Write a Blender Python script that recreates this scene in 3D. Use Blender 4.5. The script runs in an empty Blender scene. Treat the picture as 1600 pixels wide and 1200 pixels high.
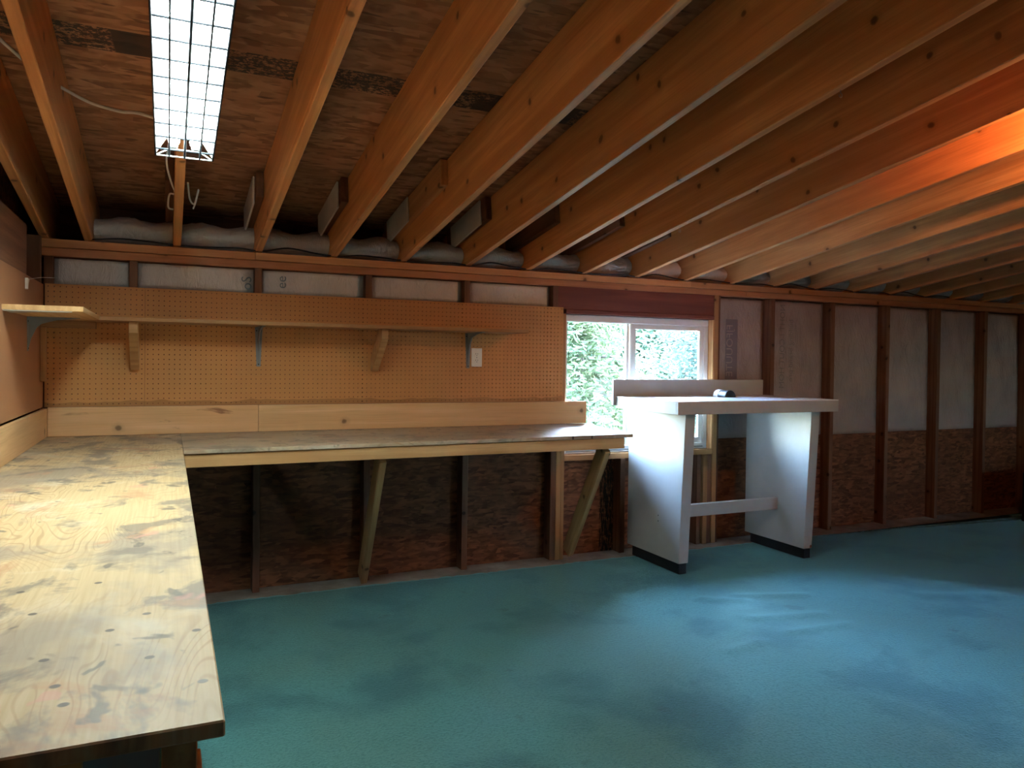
import bpy, bmesh, math, random
from mathutils import Vector, Matrix, Euler
random.seed(7)
sc = bpy.context.scene
COL = sc.collection
PI = math.pi

# ------------------------------------------------------------------ camera
CX, CY, CZ, YAW, PITCH, ROLL, FPX, PX, PY = 0.5597, -4.4009, 1.2959, 0.4315, -0.0144, 0.0131, 1194.0, 812.8, 580.5
cam_d = bpy.data.cameras.new('camera')
cam = bpy.data.objects.new('camera', cam_d); COL.objects.link(cam)
fw = Vector((math.sin(YAW)*math.cos(PITCH), math.cos(YAW)*math.cos(PITCH), math.sin(PITCH)))
rt = Vector((math.cos(YAW), -math.sin(YAW), 0)); up = rt.cross(fw)
r2 = math.cos(ROLL)*rt + math.sin(ROLL)*up; u2 = -math.sin(ROLL)*rt + math.cos(ROLL)*up
M = Matrix((( r2.x, u2.x, -fw.x, CX), (r2.y, u2.y, -fw.y, CY), (r2.z, u2.z, -fw.z, CZ), (0, 0, 0, 1)))
cam.matrix_world = M
cam_d.sensor_width = 36; cam_d.lens = 36*FPX/1600
cam_d.shift_x = -(PX-800)/1600; cam_d.shift_y = (PY-600)/1600
cam_d.clip_start = 0.02; cam_d.clip_end = 200
sc.camera = cam

# ------------------------------------------------------------------ light and exposure
w = bpy.data.worlds.new('world'); sc.world = w; w.use_nodes = True
nt = w.node_tree; nt.nodes.clear()
sky = nt.nodes.new('ShaderNodeTexSky'); sky.sky_type = 'NISHITA'; sky.sun_disc = False
sky.sun_elevation = math.radians(48); sky.sun_rotation = math.radians(60); sky.dust_density = 1.2; sky.ozone_density = 2.0
bg = nt.nodes.new('ShaderNodeBackground'); bg.inputs['Strength'].default_value = 12.5
wo = nt.nodes.new('ShaderNodeOutputWorld')
nt.links.new(sky.outputs[0], bg.inputs[0]); nt.links.new(bg.outputs[0], wo.inputs[0])
TUBE_STRENGTH = 52.0
BULB_WATTS = 12.0
sc.view_settings.view_transform = 'Standard'; sc.view_settings.look = 'None'
sc.view_settings.gamma = 1.0; sc.view_settings.use_curve_mapping = False
sc.view_settings.exposure = 1.42
try:
    sc.cycles.use_denoising = True
    sc.cycles.max_bounces = 10; sc.cycles.diffuse_bounces = 6; sc.cycles.transparent_max_bounces = 16
    sc.cycles.sample_clamp_indirect = 8.0
except Exception: pass

# ------------------------------------------------------------------ material helpers
def srgb(r, g, b):
    f = lambda c: c/12.92 if c <= 0.04045 else ((c+0.055)/1.055)**2.4
    return (f(r/255), f(g/255), f(b/255), 1)
class N:
    def __init__(s, name, rough=0.6, spec=0.3):
        s.m = bpy.data.materials.new(name); s.m.use_nodes = True; s.t = s.m.node_tree
        s.b = s.t.nodes['Principled BSDF']; s.b.inputs['Roughness'].default_value = rough
        s.b.inputs['Specular IOR Level'].default_value = spec
    def n(s, typ, **kw):
        x = s.t.nodes.new(typ)
        for k, v in kw.items():
            if k.startswith('i_'): x.inputs[k[2:].replace('_', ' ')].default_value = v
            else: setattr(x, k, v)
        return x
    def l(s, a, b): s.t.links.new(a, b)
    def coord(s, scale=(1, 1, 1), rnd=True, rot=(0, 0, 0)):
        tc = s.n('ShaderNodeTexCoord'); mp = s.n('ShaderNodeMapping')
        mp.inputs['Scale'].default_value = scale; mp.inputs['Rotation'].default_value = rot
        s.l(tc.outputs['Object'], mp.inputs['Vector'])
        if not rnd: return mp.outputs[0]
        oi = s.n('ShaderNodeObjectInfo'); mu = s.n('ShaderNodeMath', operation='MULTIPLY'); mu.inputs[1].default_value = 37.0
        s.l(oi.outputs['Random'], mu.inputs[0])
        ad = s.n('ShaderNodeVectorMath', operation='ADD'); s.l(mp.outputs[0], ad.inputs[0]); s.l(mu.outputs[0], ad.inputs[1])
        return ad.outputs[0]
    def noise(s, v, scale=5, detail=3, rough=.5, dist=0):
        x = s.n('ShaderNodeTexNoise'); s.l(v, x.inputs['Vector'])
        x.inputs['Scale'].default_value = scale; x.inputs['Detail'].default_value = detail
        x.inputs['Roughness'].default_value = rough; x.inputs['Distortion'].default_value = dist
        return x.outputs['Fac']
    def ramp(s, f, *stops):
        x = s.n('ShaderNodeValToRGB'); e = x.color_ramp.elements
        while len(e) < len(stops): e.new(0.5)
        for el, (p, c) in zip(e, stops):
            el.position = p; el.color = c if len(c) == 4 else (*c, 1)
        s.l(f, x.inputs[0]); return x.outputs[0]
    def step(s, f, a, b): return s.ramp(f, (a, (0, 0, 0, 1)), (b, (1, 1, 1, 1)))
    def mix(s, f, a, b, mode='MIX'):
        x = s.n('ShaderNodeMix', data_type='RGBA', blend_type=mode)
        for v, i in ((f, 0), (a, 6), (b, 7)):
            if isinstance(v, (int, float)): x.inputs[i].default_value = v
            elif isinstance(v, tuple): x.inputs[i].default_value = v if len(v) == 4 else (*v, 1)
            else: s.l(v, x.inputs[i])
        return x.outputs[2]
    def math(s, op, a, b=0.0):
        x = s.n('ShaderNodeMath', operation=op)
        for v, i in ((a, 0), (b, 1)):
            if isinstance(v, (int, float)): x.inputs[i].default_value = v
            else: s.l(v, x.inputs[i])
        return x.outputs[0]
    def sep(s, v):
        x = s.n('ShaderNodeSeparateXYZ'); s.l(v, x.inputs[0]); return x.outputs
    def color(s, c):
        if isinstance(c, tuple): s.b.inputs['Base Color'].default_value = c
        else: s.l(c, s.b.inputs['Base Color'])
    def bump(s, h, strength=.3, dist=.01):
        x = s.n('ShaderNodeBump'); x.inputs['Strength'].default_value = strength; x.inputs['Distance'].default_value = dist
        s.l(h, x.inputs['Height']); s.l(x.outputs[0], s.b.inputs['Normal'])

def wood(name, light, dark, rough=.6, knots=True, grain=1.0, vary=.25, spec=.3, scuff=0):
    m = N(name, rough, spec)
    v = m.coord((1, 1, 1))
    vs = m.coord((.55, 9, 9))
    g1 = m.noise(vs, 2.2*grain, 4, .55, .6)
    rings = m.n('ShaderNodeTexWave', wave_type='BANDS', bands_direction='Y'); m.l(vs, rings.inputs['Vector'])
    rings.inputs['Scale'].default_value = .9*grain; rings.inputs['Distortion'].default_value = 7.0
    rings.inputs['Detail'].default_value = 2.0; rings.inputs['Detail Scale'].default_value = .7
    fine = m.noise(m.coord((3, 120, 120)), 1.5, 2)
    big = m.noise(v, 1.3, 2)
    c = m.ramp(g1, (.25, dark), (.5, tuple((a+b)/2 for a, b in zip(light, dark))), (.72, light))
    c = m.mix(m.math('MULTIPLY', m.step(rings.outputs['Fac'], .5, .95), .65), c, dark)
    c = m.mix(m.math('MULTIPLY', m.step(fine, .5, .75), .35), c, tuple(x*.75 for x in dark[:3]))
    c = m.mix(m.math('MULTIPLY', m.step(big, .52, .72), .45), c, tuple(x*.62 for x in light[:3]))
    if knots:
        nv = m.n('ShaderNodeTexNoise'); m.l(v, nv.inputs['Vector']); nv.inputs['Scale'].default_value = 14.0
        dv = m.n('ShaderNodeVectorMath', operation='MULTIPLY_ADD'); m.l(nv.outputs['Color'], dv.inputs[0]); dv.inputs[1].default_value = (.035, .02, .02); m.l(v, dv.inputs[2])
        xyz = m.sep(dv.outputs[0]); cb = m.n('ShaderNodeCombineXYZ'); m.l(xyz[0], cb.inputs[0]); m.l(m.math('ADD', xyz[1], xyz[2]), cb.inputs[1])
        vo = m.n('ShaderNodeTexVoronoi', voronoi_dimensions='2D'); m.l(cb.outputs[0], vo.inputs['Vector']); vo.inputs['Scale'].default_value = 2.9
        k = m.ramp(vo.outputs['Distance'], (0.022, (1, 1, 1, 1)), (.034, (.75, .75, .75, 1)), (.045, (.22, .22, .22, 1)), (.11, (0, 0, 0, 1)))
        c = m.mix(m.math('MULTIPLY', k, .9), c, tuple(x*.26 for x in dark[:3]))
    if scuff: c = m.mix(m.math('MULTIPLY', m.step(m.noise(m.coord((4, 20, 20), rnd=False, rot=(0, .55, 0)), 1.0, 4, .6, .4), .62, .70), scuff), c, (.22, .09, .04))
    oi = m.n('ShaderNodeObjectInfo')
    hv = m.n('ShaderNodeHueSaturation'); m.l(c, hv.inputs['Color'])
    m.l(m.math('ADD', m.math('MULTIPLY', oi.outputs['Random'], vary), 1-vary/2), hv.inputs['Value'])
    m.color(hv.outputs[0]); m.bump(g1, .12, .004)
    return m.m
def paint(name, c, rough=.5, spec=.4, mott=.06, bump=0.0, scale=6):
    m = N(name, rough, spec); v = m.coord((1, 1, 1))
    n = m.noise(v, scale, 4, .6)
    m.color(m.mix(m.step(n, .4, .75), c, tuple(x*(1-mott*2) for x in c[:3])))
    if bump: m.bump(m.noise(v, 60, 3), bump, .004)
    return m.m
def metal(name, c, rough=.4):
    m = N(name, rough); m.color(c); m.b.inputs['Metallic'].default_value = .85; return m.m
def osb(name, light, mid, dark, ink=None, inkmat=None, flake=1.0):
    m = N(name, .7, .25)
    v = m.coord((1, 1, 1), rnd=False); c = None
    base = m.noise(v, 2.0, 3)
    for i, (rot, sc_) in enumerate((((0.2, .4, .15), 1.0), ((.7, 1.2, 1.25), 1.25), ((.3, 2.0, 2.3), .8))):
        mp = m.coord((7*flake*sc_, 30*flake*sc_, 30*flake*sc_), rnd=False, rot=rot)
        vo = m.n('ShaderNodeTexVoronoi'); m.l(mp, vo.inputs['Vector']); vo.inputs['Scale'].default_value = 1.0
        x = m.sep(vo.outputs['Color'])[i]
        lay = m.ramp(x, (.1, dark), (.45, mid), (.9, light))
        c = lay if c is None else m.mix(m.step(m.noise(v, 5+3*i, 2), .45, .6), c, lay)
        if i == 0: h = x
    c = m.mix(m.math('MULTIPLY', m.step(base, .4, .75), .55), c, tuple(a*.55 for a in mid[:3]))
    if ink: c = ink(m, v, c)
    m.color(c); m.bump(h, .25, .004); return m.m

# ------------------------------------------------------------------ mesh helpers
def new_obj(name, me, mat=None, parent=None):
    o = bpy.data.objects.new(name, me); COL.objects.link(o)
    if mat is not None and me is not None and not me.materials: me.materials.append(mat)
    if parent is not None: attach(o, parent)
    return o
PLOC = {}
def attach(o, parent):
    o.parent = parent
    o.matrix_parent_inverse = PLOC.get(parent.name, Matrix.Identity(4)).inverted()
def thing(name, loc, label, cat, group=None):
    o = bpy.data.objects.new(name, None); COL.objects.link(o); o.location = loc; o.empty_display_size = .1
    PLOC[o.name] = Matrix.Translation(loc)
    tag(o, label, cat, group); return o
def tag(o, label, cat, group=None):
    o['label'] = label; o['category'] = cat
    if group: o['group'] = group
    return o
def struct(o, label=None):
    o['kind'] = 'structure'
    if label: o['label'] = label
    return o
def box_mesh(lx, ly, lz, bev=.0015):
    bm = bmesh.new(); bmesh.ops.create_cube(bm, size=1)
    bmesh.ops.scale(bm, vec=(lx, ly, lz), verts=bm.verts)
    if bev: bmesh.ops.bevel(bm, geom=list(bm.edges), offset=min(bev, min(lx, ly, lz)*.3), segments=1, affect='EDGES')
    me = bpy.data.meshes.new('box'); bm.to_mesh(me); bm.free(); return me
def place(o, loc, xaxis, zhint=(0, 0, 1)):
    """local X along xaxis; remembers the world matrix for sub-parts"""
    x = Vector(xaxis).normalized(); z = Vector(zhint); z = (z - x*z.dot(x)).normalized(); y = z.cross(x)
    m = Matrix(((x.x, y.x, z.x, loc[0]), (x.y, y.y, z.y, loc[1]), (x.z, y.z, z.z, loc[2]), (0, 0, 0, 1)))
    o.matrix_basis = m
    return o
def box(name, x0, x1, y0, y1, z0, z1, mat, parent=None, bev=.0015):
    """axis-aligned board whose local X is its longest side"""
    d = [x1-x0, y1-y0, z1-z0]; k = d.index(max(d)); c = ((x0+x1)/2, (y0+y1)/2, (z0+z1)/2)
    if k == 0: me = box_mesh(d[0], d[1], d[2], bev); ax, zh = (1, 0, 0), (0, 0, 1)
    elif k == 1: me = box_mesh(d[1], d[0], d[2], bev); ax, zh = (0, 1, 0), (0, 0, 1)
    else: me = box_mesh(d[2], d[1], d[0], bev); ax, zh = (0, 0, 1), (-1, 0, 0)
    o = new_obj(name, me, mat, parent); place(o, c, ax, zh); return o
def beam(name, a, b, wy, wz, mat, parent=None, zhint=(0, 0, 1), bev=.002):
    a = Vector(a); b = Vector(b)
    o = new_obj(name, box_mesh((b-a).length, wy, wz, bev), mat, parent); place(o, (a+b)/2, b-a, zhint); return o
def tube_bm(bm, pts, r, seg=8, cap=True):
    pts = [Vector(p) for p in pts]; rings = []; nrm = None
    for i, p in enumerate(pts):
        d = (pts[min(i+1, len(pts)-1)] - pts[max(i-1, 0)]).normalized()
        if nrm is None: nrm = d.orthogonal().normalized()
        nrm = (nrm - d*nrm.dot(d)).normalized(); bn = d.cross(nrm)
        rr = r[i] if isinstance(r, (list, tuple)) else r
        rings.append([bm.verts.new(p + rr*(math.cos(2*PI*k/seg)*nrm + math.sin(2*PI*k/seg)*bn)) for k in range(seg)])
    for i in range(len(rings)-1):
        for k in range(seg):
            f = bm.faces.new((rings[i][k], rings[i][(k+1) % seg], rings[i+1][(k+1) % seg], rings[i+1][k])); f.smooth = True
    if cap:
        bm.faces.new(rings[0][::-1]); bm.faces.new(rings[-1])
def smooth_path(pts, n=8):
    pts = [Vector(p) for p in pts]; out = []
    for i in range(len(pts)-1):
        p0, p1, p2, p3 = pts[max(i-1, 0)], pts[i], pts[i+1], pts[min(i+2, len(pts)-1)]
        for k in range(n):
            t = k/n
            out.append(.5*((2*p1)+(-p0+p2)*t+(2*p0-5*p1+4*p2-p3)*t*t+(-p0+3*p1-3*p2+p3)*t**3))
    out.append(pts[-1]); return out
def from_bm(name, bm, mat, parent=None):
    bmesh.ops.recalc_face_normals(bm, faces=bm.faces)
    me = bpy.data.meshes.new(name); bm.to_mesh(me); bm.free(); return new_obj(name, me, mat, parent)
def tube(name, pts, r, mat, parent=None, seg=8):
    bm = bmesh.new(); tube_bm(bm, pts, r, seg); return from_bm(name, bm, mat, parent)
def prism(name, poly, z0, z1, mat, parent=None, bev=.001):
    """extrude an (x,y) outline between z0 and z1"""
    bm = bmesh.new(); a = [bm.verts.new((x, y, z0)) for x, y in poly]; b = [bm.verts.new((x, y, z1)) for x, y in poly]
    n = len(poly); bm.faces.new(a[::-1]); bm.faces.new(b)
    for i in range(n): bm.faces.new((a[i], a[(i+1) % n], b[(i+1) % n], b[i]))
    if bev: bmesh.ops.bevel(bm, geom=list(bm.edges), offset=bev, segments=1, affect='EDGES')
    return from_bm(name, bm, mat, parent)
def prism_x(name, poly, x0, x1, mat, parent=None, bev=.001):
    """extrude a (y,z) outline between x0 and x1"""
    bm = bmesh.new(); a = [bm.verts.new((x0, y, z)) for y, z in poly]; b = [bm.verts.new((x1, y, z)) for y, z in poly]
    n = len(poly); bm.faces.new(a[::-1]); bm.faces.new(b)
    for i in range(n): bm.faces.new((a[i], a[(i+1) % n], b[(i+1) % n], b[i]))
    bmesh.ops.recalc_face_normals(bm, faces=bm.faces)
    if bev: bmesh.ops.bevel(bm, geom=list(bm.edges), offset=bev, segments=1, affect='EDGES')
    return from_bm(name, bm, mat, parent)
def cyl(name, a, b, r, mat, parent=None, seg=16): return tube(name, [a, b], r, mat, parent, seg)
def lettering(name, text, loc, size, xdir, up_, mat, parent=None, mirror=False):
    cu = bpy.data.curves.new(name, 'FONT'); cu.body = text; cu.size = size; cu.extrude = .0004
    cu.align_x = 'CENTER'; cu.align_y = 'CENTER'; cu.resolution_u = 3
    t = bpy.data.objects.new(name, cu); COL.objects.link(t)
    me = bpy.data.meshes.new_from_object(t.evaluated_get(bpy.context.evaluated_depsgraph_get()))
    bpy.data.objects.remove(t); bpy.data.curves.remove(cu)
    if mirror:
        for v in me.vertices: v.co.x *= -1
    me.materials.clear()
    o = new_obj(name, me, mat, parent)
    x = Vector(xdir).normalized(); y = Vector(up_).normalized(); z = x.cross(y)
    o.matrix_basis = Matrix(((x.x, y.x, z.x, loc[0]), (x.y, y.y, z.y, loc[1]), (x.z, y.z, z.z, loc[2]), (0, 0, 0, 1)))
    return o

# ------------------------------------------------------------------ materials
M_RAFT = wood('rafter_fir', (.86, .40, .155), (.56, .215, .07), .5, vary=.22)
M_PLATE = wood('plate_fir', (.72, .35, .15), (.48, .20, .08), .6)
M_PLATE2 = wood('plate_fir_dark', (.54, .23, .10), (.34, .125, .055), .6)
M_STUD = wood('stud_fir', (.25, .115, .062), (.13, .055, .03), .65, vary=.2)
M_TRIM = wood('trimmer_fir', (.55, .29, .12), (.36, .16, .06), .6)
M_PINE = wood('pale_pine', (.84, .56, .30), (.66, .38, .17), .5, vary=.1)
M_PINES = wood('scuffed_pine', (.84, .56, .32), (.68, .40, .19), .5, vary=.05, scuff=.75)
M_APRON = wood('apron_pine', (.70, .43, .19), (.48, .26, .10), .55, vary=.1)
M_BRACE = wood('brace_pine', (.58, .34, .15), (.38, .20, .08), .6, vary=.12)
M_HEAD = wood('header_redwood', (.26, .075, .045), (.14, .04, .028), .65, knots=False)
M_SHELF = wood('shelf_board', (.50, .28, .12), (.34, .17, .07), .55, vary=.1)
M_SHELFP = wood('shelf_board_pale', (.74, .50, .24), (.56, .33, .14), .5, vary=.05)
M_WHITE = paint('white_paint', (.44, .43, .405, 1), .45, .4, .05, .05)
M_TABTOP = paint('table_laminate', (.80, .80, .80, 1), .22, .5, .03)
M_BLACK = paint('black_plinth', (.012, .014, .018, 1), .4, .4)
M_VINYL = paint('white_vinyl', (.82, .83, .84, 1), .35, .4, .02)
M_OUTLET = paint('outlet_plastic', (.85, .84, .80, 1), .35, .5, .01)
M_SLOT = paint('dark_slot', (.02, .02, .02, 1), .6)
M_GREY = paint('grey_bracket', (.22, .25, .28, 1), .45, .5, .05)
M_WIREW = paint('white_wire', (.42, .46, .48, 1), .35, .5, .01)
M_WIRED = paint('silhouette_guard_wire', (.022, .026, .032, 1), .6, .1, .01)  # pale wires painted near-black to read as silhouettes against the glowing tubes
M_CABLEB = paint('black_cable', (.018, .02, .022, 1), .5)
M_CABLEW = paint('white_cable', (.75, .75, .74, 1), .45)
M_REFL = paint('reflector_enamel', (.86, .90, .89, 1), .3, .5, .01)
def plastic_sheet(name, c, c2, rough=.3, scale=14):
    m = N(name, rough, .5); v = m.coord((1, 1, 1))
    n = m.noise(v, 3.5, 3); f = m.noise(m.coord((1.3, 1, .5)), scale, 5, .65, 1.2)
    m.color(m.mix(m.step(n, .35, .7), c, c2)); m.bump(f, .55, .02); return m.m
M_BATT = plastic_sheet('batt_facing', (.46, .36, .335, 1), (.36, .30, .29, 1), .26)
M_BATTW = plastic_sheet('batt_white_poly', (.76, .73, .70, 1), (.60, .585, .575, 1), .32, 18)
M_INKG = paint('faint_ink', (.25, .205, .195, 1), .5)
M_INKP = paint('purple_ink', (.21, .175, .195, 1), .45)
M_INKB = paint('blue_ink', (.20, .26, .30, 1), .5)
M_INKK = paint('black_ink', (.03, .025, .02, 1), .7)
def ink_wall(m, v, c):
    x, y, z = m.sep(v)[0:3]
    band = m.math('MULTIPLY', m.math('GREATER_THAN', x, 3.235), m.math('LESS_THAN', x, 3.37))
    nz = m.noise(m.coord((60, 1, 14), rnd=False), 1.0, 3, .7)
    f = m.math('MULTIPLY', m.math('MULTIPLY', band, m.step(nz, .44, .5)), m.math('LESS_THAN', z, .68))
    return m.mix(m.math('MULTIPLY', f, .92), c, (.02, .015, .01))
M_OSBW = osb('osb_wall', (.30, .115, .05, 1), (.185, .066, .029, 1), (.10, .036, .017, 1), ink_wall, flake=2.0)
def ink_roof(m, v, c):
    x, y, z = m.sep(v)[0:3]
    band = m.math('MULTIPLY', m.math('GREATER_THAN', y, -1.49), m.math('LESS_THAN', y, -1.34))
    blk = m.noise(m.coord((5, .4, 1), rnd=False), 1.6, 1)
    txt = m.noise(m.coord((45, 70, 1), rnd=False), 1.0, 3, .8)
    f = m.math('MULTIPLY', band, m.math('MAXIMUM', m.step(blk, .55, .58), m.step(txt, .44, .5)))
    c = m.mix(m.math('MULTIPLY', f, .88), c, (.03, .03, .035))
    sp = m.noise(m.coord((6, 34, 1), rnd=False), 1.0, 1)
    return m.mix(m.math('MULTIPLY', m.step(sp, .70, .73), .6), c, (.06, .03, .025))
M_OSBR = osb('osb_roof', (.56, .29, .165, 1), (.42, .20, .105, 1), (.25, .115, .065, 1), ink_roof, flake=1.1)
# pegboard and plain hardboard
def hardboard(name, c, dirt=True):
    m = N(name, .55, .3); v = m.coord((1, 1, 1), rnd=False)
    n = m.noise(v, 2.2, 3); k = m.mix(m.step(n, .35, .75), c, tuple(a*.80 for a in c[:3]))
    if dirt:
        tc = m.n('ShaderNodeTexCoord'); ob = m.sep(tc.outputs['Object'])
        lo = m.math('LESS_THAN', m.math('SUBTRACT', ob[2], m.math('MULTIPLY', m.noise(v, 7, 4), .05)), 1.037)
        k = m.mix(m.math('MULTIPLY', lo, .5), k, tuple(a*.35 for a in c[:3]))
    m.color(k); return m.m
M_PEG = hardboard('pegboard_brown', (.64, .305, .105, 1))
M_HARD = hardboard('hardboard_plain', (.46, .22, .11, 1), False)
# worn plywood bench
def worn_ply(name, light, mid, grey, heavy=1.0):
    m = N(name, .5, .35); v = m.coord((1, 1, 1), rnd=False)
    warp = m.noise(m.coord((.9, 3.6, 1), rnd=False), 1.7, 2, .45, .5)
    lines = m.math('SINE', m.math('MULTIPLY', warp, 170.0))
    g = m.noise(m.coord((2, 60, 1), rnd=False), 2.0, 3)
    c = m.mix(m.step(g, .35, .7), light, mid)
    c = m.mix(m.math('MULTIPLY', m.math('MULTIPLY', m.step(lines, .6, .98), m.step(m.noise(v, 2.2, 2), .42, .58)), .5), c, (mid[0]*.62, mid[1]*.46, mid[2]*.36))
    def blot(sc, seed, lo, hi, amt, col, det=5):
        nonlocal c
        mp = m.n('ShaderNodeMapping'); mp.inputs['Location'].default_value = (seed, seed*1.7, 0); mp.inputs['Scale'].default_value = (1, 1.25, 1)
        m.l(v, mp.inputs['Vector']); c = m.mix(m.math('MULTIPLY', m.step(m.noise(mp.outputs[0], sc, det, .62, .4), lo, hi), amt*heavy), c, col)
    blot(3.1, 3.3, .55, .68, .75, (.62, .54, .42))
    blot(1.9, 1.1, .49, .60, .62, grey)
    blot(4.4, 7.7, .53, .60, .72, tuple(a*.62 for a in grey[:3]))
    blot(3.6, 12.4, .58, .66, .60, (.42, .20, .10))
    blot(9.0, 5.2, .63, .68, .75, tuple(a*.34 for a in grey[:3]), 3)
    blot(6.0, 21.0, .66, .70, .5, (.60, .26, .20), 3)
    vo = m.n('ShaderNodeTexVoronoi', voronoi_dimensions='2D'); m.l(v, vo.inputs['Vector']); vo.inputs['Scale'].default_value = 7.5
    dots = m.math('MULTIPLY', m.ramp(vo.outputs['Distance'], (.040, (1, 1, 1, 1)), (.055, (0, 0, 0, 1))), m.math('GREATER_THAN', m.sep(v)[0], 1.0))
    c = m.mix(m.math('MULTIPLY', dots, .9), c, (.05, .03, .025))
    m.color(c); m.bump(g, .08, .002); return m.m
M_PLY = worn_ply('worn_plywood', (.55, .415, .24, 1), (.46, .325, .17, 1), (.21, .175, .155, 1))
M_PLY2 = worn_ply('grey_plywood', (.54, .43, .29, 1), (.46, .35, .22, 1), (.33, .28, .22, 1), .8)
# floor and carpet
def floor_mat():
    m = N('dusty_subfloor', .8, .2); v = m.coord((1, 1, 1), rnd=False)
    c = m.ramp(m.noise(v, 4, 5, .65), (.3, (.17, .145, .12)), (.55, (.30, .26, .22)), (.75, (.42, .38, .33)))
    m.color(c); m.bump(m.noise(v, 40, 4), .2, .004); return m.m
M_FLOOR = floor_mat()
def carpet_mat():
    m = N('teal_carpet', .95, .1); v = m.coord((1, 1, 1), rnd=False)
    c = m.mix(m.step(m.noise(v, 1.1, 3), .35, .7), (.058, .168, .168), (.068, .142, .122))
    c = m.mix(m.math('MULTIPLY', m.step(m.noise(v, 1.7, 5, .6, .3), .52, .64), .7), c, (.026, .070, .078))
    c = m.mix(m.math('MULTIPLY', m.step(m.noise(v, 5.5, 3), .68, .73), .55), c, (.04, .06, .06))
    f = m.noise(v, 95, 3, .8)
    c = m.mix(m.math('MULTIPLY', m.step(f, .48, .66), .6), c, (.018, .06, .065))
    m.color(c); m.bump(f, .6, .006)
    m.b.inputs['Sheen Weight'].default_value = .55; m.b.inputs['Sheen Roughness'].default_value = .4
    m.b.inputs['Sheen Tint'].default_value = (.35, .8, .9, 1)
    return m.m
M_CARPET = carpet_mat()
def glass_mat():
    m = bpy.data.materials.new('window_glass'); m.use_nodes = True; t = m.node_tree; t.nodes.clear()
    a = t.nodes.new('ShaderNodeBsdfTransparent'); a.inputs[0].default_value = (.95, .98, .97, 1)
    g = t.nodes.new('ShaderNodeBsdfGlossy'); g.inputs['Roughness'].default_value = .02
    f = t.nodes.new('ShaderNodeFresnel'); f.inputs[0].default_value = 1.45
    x = t.nodes.new('ShaderNodeMixShader'); o = t.nodes.new('ShaderNodeOutputMaterial')
    t.links.new(f.outputs[0], x.inputs[0]); t.links.new(a.outputs[0], x.inputs[1]); t.links.new(g.outputs[0], x.inputs[2]); t.links.new(x.outputs[0], o.inputs[0])
    return m
M_GLASS = glass_mat()
def emit(name, c, s):
    m = N(name, .4); m.b.inputs['Base Color'].default_value = c
    m.b.inputs['Emission Color'].default_value = c; m.b.inputs['Emission Strength'].default_value = s; return m.m
M_TUBE = emit('fluorescent_tube', (.86, 1.0, .96, 1), TUBE_STRENGTH)
M_BULB = emit('bulb_glass', (1, .62, .30, 1), 12)

# ------------------------------------------------------------------ room dimensions
ZR, SL = 1.868, 0.1473            # rafter underside at the back wall, roof slope (rises towards -y)
TH = math.atan(SL); RD = .286     # rafter depth
RX0, RS = 1.004, .4064            # first rafter centre, 16 in spacing
SX0, SS = .3935, .6096            # first stud centre, 24 in spacing
XR, YB = 9.3, -7.8                # right wall, rear wall
zraf = lambda y: ZR - SL*y
SDIR = Vector((0, -math.cos(TH), math.sin(TH))); SNRM = Vector((0, math.sin(TH), math.cos(TH)))

# floor
floor = struct(box('floor', -.2, XR+.1, YB-.1, .12, -.1, 0, M_FLOOR, bev=0), 'dusty grey-brown bare subfloor strip along the wall')

# ceiling: roof deck with rafters
o0 = Vector((0, .45, zraf(.45))) + SNRM*(RD+.008); o1 = Vector((0, YB-.1, zraf(YB-.1))) + SNRM*(RD+.008)
def sheet(name, quad, nrm, t, mat):
    bm = bmesh.new(); a = [bm.verts.new(q) for q in quad]; b = [bm.verts.new(Vector(q)+Vector(nrm)*t) for q in quad]
    bm.faces.new(a); bm.faces.new(b[::-1])
    for i in range(4): bm.faces.new((a[i], a[(i+1) % 4], b[(i+1) % 4], b[i]))
    return from_bm(name, bm, mat)
ceiling = struct(sheet('ceiling', [(-.3, o0.y, o0.z), (XR+.2, o0.y, o0.z), (XR+.2, o1.y, o1.z), (-.3, o1.y, o1.z)], SNRM, .02, M_OSBR), 'roof deck of printed brown strand board above the rafters')
ra = Vector((0, .40, zraf(.40))) + SNRM*(RD/2+.002); rb = Vector((0, YB, zraf(YB))) + SNRM*(RD/2+.002)
raf_me = box_mesh((rb-ra).length, .038, RD, .003); raf_me.materials.append(M_RAFT)
KMAX = 20
for k in range(-3, KMAX):
    x = RX0+RS*k if k > -3 else .001
    o = new_obj('rafter', raf_me, None, ceiling); m_ = (ra+rb)/2; place(o, (x, m_.y, m_.z), rb-ra, SNRM)
def on_roof(x, y, h): 
    p = Vector((x, y, zraf(y))) + SNRM*h; return p
# short scab boards nailed beside the rafter tails
for k in range(-2, 12):
    x = RX0+RS*k-.038*1.02; y0 = -.45 - (.42 if k == 2 else .05*((k*7) % 3)); hh = .13
    a = on_roof(x, .2, RD-hh/2-.004); b = on_roof(x, y0, RD-hh/2-.004)
    s = new_obj('scab_board', box_mesh((b-a).length, .036, hh, .002), M_PLATE if k == 2 else M_STUD, ceiling); place(s, (a+b)/2, b-a, SNRM)
    if k in (0, 1, 2, 3):
        y1 = y0+.06 if k != 2 else -.33
        a2 = on_roof(x-.024, .1, RD-hh/2-.02); b2 = on_roof(x-.024, y1, RD-hh/2-.012)
        q = new_obj('insulation_flap', box_mesh((b2-a2).length, .010, hh*1.1, .003), M_BATTW, ceiling); place(q, (a2+b2)/2, b2-a2, SNRM)
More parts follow.
